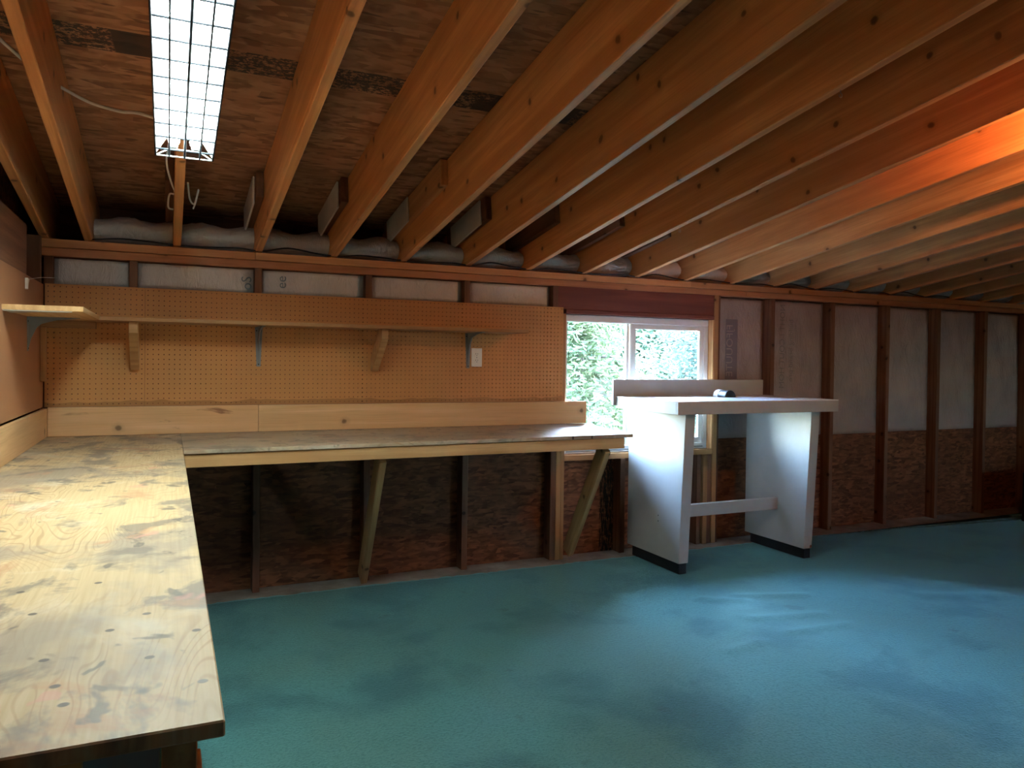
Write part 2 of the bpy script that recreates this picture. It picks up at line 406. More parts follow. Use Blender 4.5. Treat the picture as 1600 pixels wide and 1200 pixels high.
# stuffed insulation rolls above the plate, one per bay
def roll_mesh(wd, seed):
    rnd = random.Random(seed); bm = bmesh.new(); nx, na = 14, 12; g = []
    for i in range(nx+1):
        row = []; u = i/nx
        for j in range(na+1):
            a = PI*j/na; hh = .150+.012*math.sin(u*9+seed)+rnd.uniform(-.003, .003)
            yy = .16-.155*math.cos(a)*-1 if False else .17-.165*math.sin(min(a, PI/2)) if a <= PI/2 else .17-.165*math.cos(a-PI/2)
            zz = hh*(1-math.cos(a))/2 if a <= PI/2 else hh*(1-math.cos(a))/2
            row.append(bm.verts.new(((u-.5)*wd, yy+rnd.uniform(-.004, .004), zz)))
        g.append(row)
    for i in range(nx):
        for j in range(na):
            f = bm.faces.new((g[i][j], g[i+1][j], g[i+1][j+1], g[i][j+1])); f.smooth = True
    bmesh.ops.recalc_face_normals(bm, faces=bm.faces)
    me = bpy.data.meshes.new('roll'); bm.to_mesh(me); bm.free(); me.materials.append(M_BATTW); return me

# ------------------------------------------------------------------ back wall
WX0, WX1, WZ0, WZ1 = 2.912, 4.113, .68, 1.605
ZP = 1.782
def wall_with_hole(name, x0, x1, z0, z1, y0, y1, hole, mat):
    hx0, hx1, hz0, hz1 = hole; bm = bmesh.new()
    for a, b, c, d in ((x0, hx0, z0, z1), (hx1, x1, z0, z1), (hx0, hx1, z0, hz0), (hx0, hx1, hz1, z1)):
        r = bmesh.ops.create_cube(bm, size=1)['verts']
        bmesh.ops.scale(bm, vec=(b-a, y1-y0, d-c), verts=r); bmesh.ops.translate(bm, vec=((a+b)/2, (y0+y1)/2, (c+d)/2), verts=r)
    return from_bm(name, bm, mat)
wall_back = struct(wall_with_hole('wall_back', -.1, XR+.1, 0, 1.87, .0905, .115, (WX0, WX1, WZ0, WZ1), M_OSBW), 'back wall of bare studs over brown strand board')
eave = box('eave_board', -.3, XR+.1, .42, .45, 1.6, 2.12, M_STUD, wall_back)
box('soffit_board', -.3, XR+.1, .115, .45, 1.77, 1.79, M_STUD, wall_back)
stud_me = box_mesh(ZP-.001, .09, .038, .002); stud_me.materials.append(M_STUD)
for k in range(0, 15):
    x = SX0+SS*k
    if k in (5, 6): continue
    o = new_obj('stud', stud_me, None, wall_back); place(o, (x, .045, ZP/2), (0, 0, 1), (-1, 0, 0))
box('stud', .0, .038, .0, .09, 0, ZP, M_STUD, wall_back)
box('trimmer', 2.852, 2.885, -.001, .09, 0, WZ1, M_TRIM, wall_back)
box('trimmer', 2.886, 2.911, -.001, .09, 0, WZ1, M_TRIM, wall_back)
box('cripple_stud', 3.343, 3.381, .0, .09, 0, .640, M_STUD, wall_back)
box('cripple_stud', 3.985, 4.02, .004, .09, 0, .640, M_STUD, wall_back)
box('trimmer', 4.036, 4.073, -.001, .09, 0, .640, M_TRIM, wall_back)
box('trimmer', 4.0745, 4.1125, .006, .09, 0, .640, M_STUD, wall_back)
box('king_stud', 4.114, 4.151, -.001, .09, 0, ZP, M_TRIM, wall_back)
box('king_stud', 4.152, 4.175, .01, .09, 0, ZP, M_STUD, wall_back)
box('window_sill_plate', 2.912, 4.112, -.001, .0895, .642, .678, M_TRIM, wall_back)
box('window_header', 2.852, 4.113, .004, .0895, 1.635, 1.781, M_HEAD, wall_back)
box('header_strip', 2.912, 4.113, .0, .0895, 1.607, 1.634, M_HEAD, wall_back)
box('side_jamb', 4.104, 4.1135, .0, .0895, .68, 1.604, M_TRIM, wall_back, .0005)
# double top plate
box('top_plate', -.09, 4.40, -.001, .09, ZP, ZP+.0405, M_PLATE2, wall_back)
box('top_plate', 4.402, XR, -.001, .09, ZP, ZP+.0405, M_PLATE2, wall_back)
for a, b in ((-.09, .985), (.987, 3.9), (3.902, 7.0), (7.002, XR)):
    box('top_plate', a, b, -.005, .09, ZP+.0432, ZP+.084, M_PLATE, wall_back)
# insulation batts between studs
def batt(x0, x1, z0, z1, mat, seed, yf=.078, dep=.003):
    rnd = random.Random(seed); nx, nz = 12, max(6, int((z1-z0)/.035)); bm = bmesh.new(); g = []
    fx = rnd.uniform(18, 30); fz = rnd.uniform(8, 16); ph = rnd.uniform(0, 6)
    for i in range(nx+1):
        row = []
        for j in range(nz+1):
            u, v = i/nx, j/nz; x = x0+(x1-x0)*u; z = z0+(z1-z0)*v
            e = math.sin(PI*u)**.5*min(1, 6*v+.15)
            y = yf + .010*(1-e) - .004*e*math.sin(fx*(x-x0)*1.5+fz*(z-z0)+ph) - .003*e*math.sin(31*(x-x0)-22*(z-z0)+ph*2)+rnd.uniform(-.001, .001)
            row.append(bm.verts.new((x, y, z)))
        g.append(row)
    for i in range(nx):
        for j in range(nz):
            f = bm.faces.new((g[i][j], g[i+1][j], g[i+1][j+1], g[i][j+1])); f.smooth = True
    r = bmesh.ops.extrude_face_region(bm, geom=list(bm.faces)); vs = [e for e in r['geom'] if isinstance(e, bmesh.types.BMVert)]
    for v_ in vs: v_.co.y = yf+dep+.008
    o = from_bm('insulation_batt', bm, mat, wall_back); return o
xs = [SX0+SS*k for k in range(15)]
h = .0195
batt(.039, xs[0]-h, 1.648, ZP-.004, M_BATTW, 1, .045)
for k in range(0, 4): batt(xs[k]+h, xs[k+1]-h, 1.648, ZP-.004, M_BATTW, 2+k, .045)
batt(4.176, xs[7]-h, .742, ZP-.004, M_BATT, 11)
for k in range(7, 14): batt(xs[k]+h, xs[k+1]-h, .742+random.Random(k).uniform(-.006, .012), ZP-.004, M_BATT, 20+k)
# printing on the facings
box('printed_block', 4.275, 4.385, .0695, .0703, 1.18, 1.62, M_INKP, wall_back, 0)
lettering('printed_lettering', 'FJFOUUTE', (4.315, .0688, 1.39), .085, (0, 0, 1), (-1, 0, 0), M_BATT, wall_back, True)
lettering('printed_lettering', 'NOHT I COUT HOM', (4.82, .0690, 1.43), .07, (0, 0, 1), (-1, 0, 0), M_INKG, wall_back, True)
lettering('printed_lettering', 'building brand pre', (4.905, .0690, 1.40), .065, (0, 0, 1), (-1, 0, 0), M_INKG, wall_back, True)
lettering('printed_lettering', 'ee', (1.132, .0365, 1.715), .075, (0, 0, 1), (-1, 0, 0), M_INKB, wall_back)
lettering('printed_lettering', 'oS', (.948, .0365, 1.70), .075, (0, 0, 1), (-1, 0, 0), M_INKB, wall_back)
lettering('printed_lettering', 'APA', (3.312, .0895, .452), .05, (-1, 0, 0), (0, 0, -1), M_INKK, wall_back)
# rolls of insulation over the plate
for k in range(-2, 18):
    x = RX0+RS*(k+.5)
    o = new_obj('insulation_roll', roll_mesh(RS-.042, k), None, wall_back); o.location = (x, 0.012, ZP+.085)

# ------------------------------------------------------------------ window in the back wall
win = bpy.data.objects.new('window_1', None); COL.objects.link(win); win.location = (3.5, .08, .70); PLOC[win.name] = Matrix.Translation(win.location)
struct(win, 'white vinyl sliding window looking out on trees')
YF0, YF1 = .052, .105
box('frame', WX0, WX1-.010, YF0, YF1, WZ0, WZ0+.042, M_VINYL, win, .003)
box('frame', WX0, WX1-.010, YF0, YF1, WZ1-.046, WZ1, M_VINYL, win, .003)
box('frame', WX0, WX0+.038, YF0, YF1, WZ0+.042, WZ1-.046, M_VINYL, win, .003)
box('frame', WX1-.048, WX1-.010, YF0, YF1, WZ0+.042, WZ1-.046, M_VINYL, win, .003)
box('frame', 3.425, 3.452, .078, YF1, WZ0+.042, WZ1-.046, M_VINYL, win, .003)
box('track', WX0+.038, WX1-.048, .047, .0515, WZ0+.012, WZ0+.020, M_GREY, win, .001)
sa = (3.448, WX1-.048, WZ0+.043, WZ1-.047)
sash = box('sash', sa[0], sa[1], .056, .078, sa[2], sa[2]+.04, M_VINYL, win, .003)
box('sash', sa[0], sa[1], .056, .078, sa[3]-.034, sa[3], M_VINYL, win, .003)
box('sash', sa[0], sa[0]+.04, .056, .078, sa[2]+.04, sa[3]-.034, M_VINYL, win, .003)
box('sash', sa[1]-.036, sa[1], .056, .078, sa[2]+.04, sa[3]-.034, M_VINYL, win, .003)
box('pane', sa[0]+.035, sa[1]-.03, .0655, .0685, sa[2]+.035, sa[3]-.03, M_GLASS, win, 0)
box('pane', WX0+.034, 3.43, .090, .093, WZ0+.038, WZ1-.042, M_GLASS, win, 0)

# ------------------------------------------------------------------ other walls
def gable(name, x0, x1, mat):
    zt = lambda y: zraf(y)+.25
    return prism_x(name, [(.45, 0), (YB-.1, 0), (YB-.1, zt(YB-.1)+.06), (.45, zt(.45)+.06)], x0, x1, mat, None, 0)
wall_left = struct(gable('wall_left', -.13, -.10, M_OSBW), 'left gable wall of dark strand board and studs')
wall_right = struct(gable('wall_right', XR, XR+.03, M_OSBW), 'far right end wall of strand board')
box('wall_panel_board', -.095, -.004, -1.35, -.47, 1.60, 1.86, M_STUD, wall_left)
box('gable_plate', -.095, -.02, -7.7, -.005, ZP+.0, ZP+.02, M_STUD, wall_left) if False else None
for y in (-.04, -1.9, -2.5, -3.1, -3.7):
    box('stud', -.098, -.006, y-.019, y+.019, 0, zraf(y)-.002, M_STUD, wall_left)
wall_rear = struct(wall_with_hole('wall_rear', -.13, XR+.03, 0, zraf(YB)+.35, YB-.03, YB, (5.8, 6.2, 1.2, 1.75), M_OSBW), 'rear wall behind the viewer')

fill_win = bpy.data.objects.new('fill_window', None); COL.objects.link(fill_win); fill_win.location = (6.0, YB, 1.2); PLOC[fill_win.name] = Matrix.Translation(fill_win.location); struct(fill_win, 'small white framed window added in the unseen rear wall for fill light')  # unseen opening, added so daylight fills the dim side of the room
for a, b, c, d in ((5.8, 6.2, 1.20, 1.24), (5.8, 6.2, 1.71, 1.75), (5.8, 5.84, 1.24, 1.71), (6.16, 6.2, 1.24, 1.71)):
    box('frame', a, b, YB-.05, YB+.02, c, d, M_VINYL, fill_win, .003)
box('pane', 5.84, 6.16, YB-.02, YB-.016, 1.24, 1.71, M_GLASS, fill_win, 0)

# ------------------------------------------------------------------ carpet
def carpet():
    nx, ny = 300, 250; x0, x1, y0, y1 = .0, XR-.05, YB+.05, -.14; vs = []; fs = []
    rnd = random.Random(3); ed = [rnd.uniform(-.012, .012) for _ in range(nx+1)]
    rid = [((3.42, -1.10), (3.78, -1.22), .035, .008), ((3.20, -1.06), (3.40, -1.18), .03, .008), ((3.25, -1.42), (3.62, -1.50), .04, .009), ((3.28, -1.64), (3.62, -1.66), .03, .008), ((2.85, -1.72), (3.05, -1.68), .04, .007), ((4.4, -1.5), (4.9, -1.7), .06, .007)]
    for j in range(ny+1):
        for i in range(nx+1):
            x = x0+(x1-x0)*i/nx; t = j/ny; y = y0+(y1-y0)*(t**.7)
            if j == ny: y += ed[i] - max(0, x-5)*.10
            z = .012+.0015*math.sin(3.1*x+1.7*y)*math.sin(2.3*y-x)
            for (ax, ay), (bx, by), wd, hh in rid:
                dx, dy = bx-ax, by-ay; L2 = dx*dx+dy*dy; q = max(0, min(1, ((x-ax)*dx+(y-ay)*dy)/L2))
                d2 = (x-ax-q*dx)**2+(y-ay-q*dy)**2
                if d2 < wd*wd*9: z += hh*math.exp(-d2/(wd*wd))
            vs.append((x, y, z))
    for j in range(ny):
        for i in range(nx):
            a = j*(nx+1)+i; fs.append((a, a+1, a+nx+2, a+nx+1))
    b0 = len(vs)
    for i in range(nx+1): vs.append((vs[ny*(nx+1)+i][0], vs[ny*(nx+1)+i][1]+.004, .0005))
    for i in range(nx): fs.append((ny*(nx+1)+i, ny*(nx+1)+i+1, b0+i+1, b0+i))
    me = bpy.data.meshes.new('carpet'); me.from_pydata(vs, [], fs); me.polygons.foreach_set('use_smooth', [True]*len(fs))
    return new_obj('carpet', me, M_CARPET)
tag(carpet(), 'worn stained teal carpet with wrinkles covering most of the floor', 'carpet')

# ------------------------------------------------------------------ pegboards
def pegboard(x0, x1, z0, z1, label):
    IN = .0254; vs = []; fs = []; y = -.0062; nx = int(round((x1-x0)/IN)); nz = int(round((z1-z0)/IN))
    dx = (x1-x0)/nx; dz = (z1-z0)/nz; r = .0034
    for i in range(nx):
        for j in range(nz):
            cx = x0+dx*(i+.5); cz = z0+dz*(j+.5); b = len(vs)
            c = [(cx-dx/2, cz-dz/2), (cx+dx/2, cz-dz/2), (cx+dx/2, cz+dz/2), (cx-dx/2, cz+dz/2)]
            for a in c: vs.append((a[0], y, a[1]))
            for q in range(8):
                an = -PI*.75+q*PI/4; vs.append((cx+r*math.cos(an), y, cz+r*math.sin(an)))
            for q in range(8):
                an = -PI*.75+q*PI/4; vs.append((cx+r*math.cos(an), -.0006, cz+r*math.sin(an)))
            for s in range(4):
                o = b+4; i0 = 2*s; i1 = 2*s+1; i2 = (2*s+2) % 8; n = (s+1) % 4
                fs.append((b+s, b+n, o+i2, o+i1, o+i0))
            for q in range(8): fs.append((b+4+q, b+4+(q+1) % 8, b+12+(q+1) % 8, b+12+q))
    b = len(vs)   # edges of the sheet
    for (px, pz) in ((x0, z0), (x1, z0), (x1, z1), (x0, z1)): vs.append((px, y, pz))
    for (px, pz) in ((x0, z0), (x1, z0), (x1, z1), (x0, z1)): vs.append((px, -.0006, pz))
    for s in range(4): n = (s+1) % 4; fs.append((b+s, b+n, b+4+n, b+4+s))
    me = bpy.data.meshes.new('pegboard'); me.from_pydata(vs, [], fs)
    bm = bmesh.new(); bm.from_mesh(me); bmesh.ops.remove_doubles(bm, verts=bm.verts, dist=1e-5); bmesh.ops.recalc_face_normals(bm, faces=bm.faces); bm.to_mesh(me); bm.free()
    return tag(new_obj('pegboard', me, M_PEG), label, 'pegboard')
pegboard(.006, .4478, 1.036, 1.645, 'narrow brown pegboard panel in the left corner')
pegboard(.4495, 2.887, 1.036, 1.645, 'long brown pegboard panel running from the corner to the window')
tag(box('hardboard_panel', -.0055, .0, -3.9, -.008, 1.036, 1.64, M_HARD), 'plain brown hardboard panel on the left wall above the bench', 'panel')

# ------------------------------------------------------------------ workbenches
ZB = .889
t = thing('workbench', (.31, -1.75, 0), 'worn stained plywood workbench running along the left wall towards the viewer', 'workbench')
o = new_obj('bench_top', box_mesh(3.472, .618, .019, .002), M_PLY, t); place(o, (.311, -1.757, ZB-.0095), (0, -1, 0))
box('backsplash', .001, .020, -3.49, -.022, ZB+.0005, 1.030, M_PINE, t)
box('rail', .555, .593, -3.44, -.86, ZB-.11, ZB-.0195, M_BRACE, t)
box('rail', .02, .055, -3.44, -.06, ZB-.11, ZB-.0195, M_BRACE, t)
box('end_rail', .056, .475, -3.44, -3.402, ZB-.11, ZB-.0195, M_APRON, t)
for y in (-2.55, -1.7, -.9): box('cross_rail', .056, .554, y-.019, y+.019, ZB-.11, ZB-.0195, M_BRACE, t)
br = box('metal_plate', .476, .553, -3.435, -3.429, ZB-.16, ZB-.022, M_GREY, t, .001)
for dx, dz in ((.018, -.075), (.055, -.065), (.02, -.12), (.056, -.12)): cyl('bolt_head', (.476+dx, -3.4355, ZB+dz), (.476+dx, -3.4385, ZB+dz), .006, M_SLOT, br, 10)
for y in (-3.36, -2.0): box('leg', .5635, .6015, y-.0445, y+.0445, .0148, ZB-.1105, M_APRON, t)
for y in (-3.36, -2.0): box('leg', .02, .058, y-.0445, y+.0445, .0148, ZB-.1105, M_APRON, t)

t = thing('workbench', (1.8, -.4, 0), 'grey plywood workbench under the pegboard with diagonal braces to the wall', 'workbench')
prism('bench_top', [(.621, -.795), (2.95, -.748), (3.045, -.021), (.621, -.021)], ZB-.019, ZB, M_PLY2, t, .0015)
beam('apron', (.596, -.765, ZB-.0195-.031), (2.90, -.722, ZB-.0195-.031), .038, .060, M_APRON, t)
box('wall_rail', .62, 2.845, -.06, -.022, ZB-.109, ZB-.0195, M_BRACE, t)
box('end_rail', 2.86, 2.898, -.70, -.05, ZB-.085, ZB-.0195, M_BRACE, t)
box('backsplash', .0205, 1.006, -.0205, -.0005, ZB+.0005, 1.0345, M_PINES, t)
box('backsplash', 1.008, 3.06, -.0205, -.0015, ZB+.0005, 1.0345, M_PINE, t)
beam('brace', (1.585, -.03, .03), (1.515, -.70, ZB-.075), .036, .085, M_BRACE, t, (0, -1, 0))
beam('brace', (2.93, -.03, .06), (2.80, -.69, ZB-.078), .036, .085, M_BRACE, t, (0, -1, 0))

# ------------------------------------------------------------------ shelves
def metal_bracket(x, y, z, ln, ht, d, parent):
    """stamped steel L bracket: upright on the wall, arm under the shelf; d = outward direction"""
    bm = bmesh.new(); d = Vector(d); s = d.cross(Vector((0, 0, 1))); P = Vector((x, y, z)); up_ = Vector((0, 0, 1))
    def slab(c0, c1, w0, w1, n, th):
        vs = []
        for (c, w_) in ((c0, w0), (c1, w1)):
            for sg in (-1, 1):
                for k in (0, 1): vs.append(bm.verts.new(c + s*sg*w_/2 + n*th*k))
        a = vs
        for q in ((0, 1, 3, 2), (4, 6, 7, 5), (0, 4, 5, 1), (2, 3, 7, 6), (0, 2, 6, 4), (1, 5, 7, 3)): bm.faces.new([a[i] for i in q])
    slab(P, P-up_*ht, .040, .020, d, .003)
    slab(P-up_*.003, P-up_*.003+d*ln, .040, .020, up_, .003)
    pts = [P+d*.003-up_*.003, P+d*(ln-.01)-up_*.003, P+d*ln*.55-up_*.012, P+d*ln*.26-up_*.030, P+d*.035-up_*ht*.30, P+d*.014-up_*ht*.62, P+d*.003-up_*(ht-.01)]
    for sg in (-.004, .004):
        a = [bm.verts.new(p+s*sg) for p in pts]; bm.faces.new(a)
        if sg < 0: a0 = a
    for i in range(len(pts)): bm.faces.new((a0[i], a0[(i+1) % 7], a[(i+1) % 7], a[i]))
    b = from_bm('metal_bracket', bm, M_GREY, parent)
    for q in ((-.012, -.02), (.012, -.02), (0, -ht+.012)):
        c = P+s*q[0]+up_*q[1]+d*.003; cyl('screw', c, c+d*.002, .0035, M_SLOT, b, 8)
ZS = 1.460
t = thing('wall_shelf', (1.25, -.15, ZS), 'long thin brown shelf across the pegboard on metal and wooden brackets', 'shelf')
box('shelf_board', .004, 2.505, -.292, -.0068, ZS, ZS+.019, M_SHELF, t)
metal_bracket(1.007, -.0063, ZS-.0005, .25, .215, (0, -1, 0), t)
metal_bracket(2.229, -.0063, ZS-.0005, .25, .215, (0, -1, 0), t)
for x, wd in ((.404, .040), (1.645, .038)):
    prism_x('wooden_bracket', [(-.0065, 1.228), (-.035, 1.222), (-.255, ZS-.055), (-.255, ZS-.0008), (-.175, ZS-.0008), (-.0065, 1.30)], x-wd/2, x+wd/2, M_BRACE, t)
box('wooden_cleat', .001, .024, -.118, -.078, 1.165, ZS-.035, M_SHELF, t)
box('wooden_cleat', .001, .235, -.118, -.080, ZS-.034, ZS-.0008, M_SHELF, t)
t = thing('wall_shelf', (.13, -.64, ZS), 'short pale wooden corner shelf on the left wall with a bright front end', 'shelf')
sb = new_obj('shelf_board', box_mesh(.745, .262, .020, .001), M_SHELFP, t)
for q in sb.data.vertices: q.co.y += (-.004-.026*q.co.x if q.co.y < 0 else 0)
place(sb, (.132, -.668, ZS+.010), (0, -1, 0))
prism('lit_patch_strip', [(.002, -1.038), (.225, -1.038), (.002, -.85)], ZS-.0035, ZS-.0004, M_WHITE, t, 0)  # added white wedge stands in for the lit patch on the shelf underside
metal_bracket(.0006, -.47, ZS-.0005, .20, .15, (1, 0, 0), t)

# clip and string above the left panel
t = thing('string_clip', (.006, -.53, 1.60), 'small white plastic clip holding a thin string on the left wall panel', 'clip')
prism_x('clip_body', [(-.545, 1.575), (-.535, 1.573), (-.523, 1.602), (-.510, 1.612), (-.508, 1.622), (-.55, 1.622), (-.55, 1.612)], .001, .012, M_OUTLET, t)
tube('string', smooth_path([(.008, -.525, 1.617), (.03, -.3, 1.647), (.055, .02, 1.676)], 4), .0012, M_CABLEW, t, 6)

# outlet
t = thing('wall_outlet', (2.285, -.0063, 1.311), 'white double electrical outlet on the pegboard under the shelf', 'outlet')
pl = box('cover_plate', 2.250, 2.320, -.0115, -.0065, 1.254, 1.368, M_OUTLET, t, .002)
for dz in (-.0195, .0195):
    bm = bmesh.new(); n = 20; a = []; b = []
    for q in range(n):
        an = 2*PI*q/n; xx = .0172*math.cos(an); zz = max(-.0125, min(.0125, .0172*math.sin(an)))
        a.append(bm.verts.new((2.285+xx, -.0115, 1.311+dz+zz))); b.append(bm.verts.new((2.285+xx, -.0135, 1.311+dz+zz)))
    bm.faces.new(b)
    for q in range(n): bm.faces.new((a[q], a[(q+1) % n], b[(q+1) % n], b[q]))
    rc = from_bm('receptacle', bm, M_OUTLET, t)
    for dx, hh in ((-.0063, .009), (.0063, .0075)): box('slot', 2.285+dx-.0011, 2.285+dx+.0011, -.0138, -.0134, 1.311+dz+.003-hh/2, 1.311+dz+.003+hh/2, M_SLOT, rc, 0)
    cyl('slot', (2.285, -.0134, 1.311+dz-.0075), (2.285, -.0138, 1.311+dz-.0075), .0024, M_SLOT, rc, 10)
cyl('screw', (2.285, -.0115, 1.311), (2.285, -.0125, 1.311), .003, M_GREY, t, 10)

# ------------------------------------------------------------------ white router table by the window
TZ = 1.067; C0 = .0155
t = thing('router_table', (3.9, -.38, C0), 'white painted panel-leg table with black plinths standing in front of the window', 'table')
box('table_top', 3.27, 4.55, -.73, -.045, TZ-.006, TZ, M_TABTOP, t, .001)
box('top_edge', 3.27, 4.55, -.73, -.712, TZ-.078, TZ-.0062, M_WHITE, t)
box('top_edge', 3.27, 4.55, -.063, -.045, TZ-.078, TZ-.0062, M_WHITE, t)
box('top_edge', 3.27, 3.288, -.7115, -.0635, TZ-.078, TZ-.0062, M_WHITE, t)
box('top_edge', 4.532, 4.55, -.7115, -.0635, TZ-.078, TZ-.0062, M_WHITE, t)
box('back_rail', 3.25, 4.535, -.044, -.025, TZ-.06, 1.178, M_WHITE, t)
for x in (3.36, 4.362):
    p_ = prism_x('side_panel', [(-.636, .080), (-.068, .080), (-.068, TZ-.0065), (-.690, TZ-.0065)], x, x+.072, M_WHITE, t, .003)
    box('plinth', x+.008, x+.064, -.63, -.12, C0, .0795, M_BLACK, p_)
box('bare_wood_chip', 4.4125, 4.4345, -.6372, -.628, .082, .19, M_STUD, t, .004)
box('stretcher', 3.4325, 4.3615, -.395, -.357, .300, .378, M_WHITE, t)
for dz in (.30, .335): cyl('screw_hole', (3.3602, -.42, dz), (3.3590, -.42, dz), .004, M_SLOT, t, 8)
# half-round guard on the table
t = thing('half_round_guard', (4.09, -.28, TZ), 'small black half-round guard with a pale rim on the white table top', 'guard')
def half_round(name, r, x0, x1, mat, parent, y):
    bm = bmesh.new(); n = 18; a = []; b = []
    for q in range(n+1):
        an = PI*q/n; a.append(bm.verts.new((x0+r*math.cos(an), y[0], TZ+.0005+r*math.sin(an)))); b.append(bm.verts.new((x0+r*math.cos(an), y[1], TZ+.0005+r*math.sin(an))))
    bm.faces.new(a); bm.faces.new(b[::-1])
    for q in range(n+1): bm.faces.new((a[q], a[(q+1) % (n+1)], b[(q+1) % (n+1)], b[q]))
    return from_bm(name, bm, mat, parent)
half_round('guard_core', .046, 3.99, 0, M_BLACK, t, (-.330, -.255))
half_round('guard_rim', .048, 3.99, 0, M_VINYL, t, (-.254, -.21))

# ------------------------------------------------------------------ fluorescent fixtures
def fixture(x, yfar, L, label, nm='fluorescent_light', cov=True):
    org = on_roof(x, yfar, -.002); t = thing(nm, org, label, 'light', 'fluorescent lights on the rafters')
    X = SDIR; Z = SNRM; Y = Z.cross(X)
    F = Matrix(((X.x, Y.x, Z.x, org.x), (X.y, Y.y, Z.y, org.y), (X.z, Y.z, Z.z, org.z), (0, 0, 0, 1)))
    def put(o): o.matrix_basis = F @ o.matrix_basis; return o
    hb = new_obj('housing', box_mesh(L, .10, .035, .003), M_REFL, t); hb.matrix_basis = Matrix.Translation((L/2, 0, -.0185)); put(hb)
    bm = bmesh.new(); prof = [(-.0905, -.102), (-.052, -.036), (.052, -.036), (.0905, -.102)]
    prof2 = [(y*1.0+(.002 if y > 0 else -.002), z+.0015) for y, z in prof]
    A = [[bm.verts.new((xx, y, z)) for y, z in prof+prof2[::-1]] for xx in (.0, L)]
    for i in range(8): bm.faces.new((A[0][i], A[0][(i+1) % 8], A[1][(i+1) % 8], A[1][i]))
    put(from_bm('reflector', bm, M_REFL, t))
    for yy in (-.034, .034):
        put(tube('tube', [(.03, yy, -.062), (L-.03, yy, -.062)], .0185, M_TUBE, t, 14))
        for xx in (.012, L-.012):
            s = new_obj('lamp_socket', box_mesh(.018, .026, .046, .003), M_REFL, t); s.matrix_basis = Matrix.Translation((xx, yy, -.056)); put(s)
    bm = bmesh.new(); r = .0016; zb = -.1045
    for yy, rr in ((-.0905, .0032), (.0905, .0032), (0, .0042), (-.048, .003), (.048, .003)): tube_bm(bm, [(-.004, yy, zb), (L+.004, yy, zb)], rr, 6)
    n = int(L/.105)
    for i in range(n+1):
        xx = .05+(L-.1)*i/n; tube_bm(bm, [(xx, -.0905, zb+.002), (xx, .0905, zb+.002)], .0034, 6)
    for f in bm.faces: f.smooth = True
    put(from_bm('wire_guard', bm, M_WIRED, t))
    for xx in (-.004, L+.004):
        bm = bmesh.new()
        tube_bm(bm, [(xx, -.0905, zb), (xx, .0905, zb)], .003, 6)
        tube_bm(bm, [(xx, -.0905, zb), (xx, -.055, zb+.022), (xx, -.04, zb+.026), (xx, .04, zb+.026), (xx, .055, zb+.022), (xx, .0905, zb)], .0028, 6)
        tube_bm(bm, [(xx, 0, zb-.004), (xx, 0, zb+.026)], .0025, 6)
        for f in bm.faces: f.smooth = True
        put(from_bm('guard_end_frame', bm, M_WIREW, t))
    return t
fixture(.606, -1.49, 1.22, 'glowing white twin-tube fluorescent light with wire guard under the rafters')

# bare bulb lamp between rafters at the right
bx_, by_ = 3.66, -2.72; bz_ = zraf(-2.72)+.0
t = thing('bare_bulb_lamp', (bx_, by_, bz_), 'warm bare bulb hanging on a short cord between rafters', 'lamp')
box('mounting_block', RX0+RS*6+.0195, RX0+RS*7-.0195, by_-.045, by_+.045, zraf(by_)+.245, zraf(by_)+.283, M_STUD, t)
cyl('cord', (bx_, by_, zraf(by_)+.2448), (bx_, by_, bz_+.13), .004, M_CABLEB, t, 8)
tube('lampholder', [(bx_, by_, bz_+.135), (bx_, by_, bz_+.12), (bx_, by_, bz_+.11), (bx_, by_, bz_+.07)], [.008, .016, .022, .02], M_OUTLET, t, 18)
tube('bulb', [(bx_, by_, bz_+.07-d) for d in (0, .02, .04, .06, .08, .095, .102)], [.014, .018, .027, .031, .028, .017, .004], M_BULB, t, 16)
ld = bpy.data.lights.new('bulb_light', 'POINT'); ld.energy = BULB_WATTS; ld.color = (1, .40, .14); ld.shadow_soft_size = .035
lo = bpy.data.objects.new('bulb_light', ld); COL.objects.link(lo); attach(lo, t); lo.location = (bx_, by_, bz_-.075)

# ------------------------------------------------------------------ cables
tag(tube('electrical_cable', smooth_path([(.02, -2.0, 2.245), (.10, -1.62, 2.24), (.172, -1.33, 2.24), (.215, -1.26, 2.235), (.30, -1.25, 2.20), (.40, -1.35, 2.155), (.46, -1.50, 2.115), (.53, -1.56, 2.085)], 8), .0055, M_CABLEW), 'white electrical cable running through a rafter to the fluorescent light', 'cable')
tag(tube('electrical_cable', smooth_path([(.565, -1.35, 2.10), (.548, -1.1, 2.06), (.565, -.85, 2.03), (.583, -.75, 2.0), (.56, -.62, 2.02), (.555, -.52, 1.98), (.575, -.50, 1.975)], 8), .004, M_CABLEW), 'thin white wire looping down beside the rafter behind the light', 'cable')
tag(tube('electrical_cable', smooth_path([(.635, -.62, 2.08), (.645, -.55, 2.02), (.665, -.55, 2.0), (.68, -.58, 2.06), (.672, -.52, 2.02), (.66, -.5, 1.985)], 8), .004, M_CABLEW), 'short white wire loop hanging on the right of the lit rafter', 'cable')
pts = []
for k in range(-2, 14):
    x = RX0+RS*(k+.5); pts += [(x-.19, -.012, ZP+.092), (x-.05, -.008, ZP+.118-.012*(k % 3)), (x+.1, -.010, ZP+.100)]
tag(tube('electrical_cable', smooth_path(pts, 5), .0042, M_CABLEB), 'thin black cable lying along the top plate behind the rafters', 'cable')
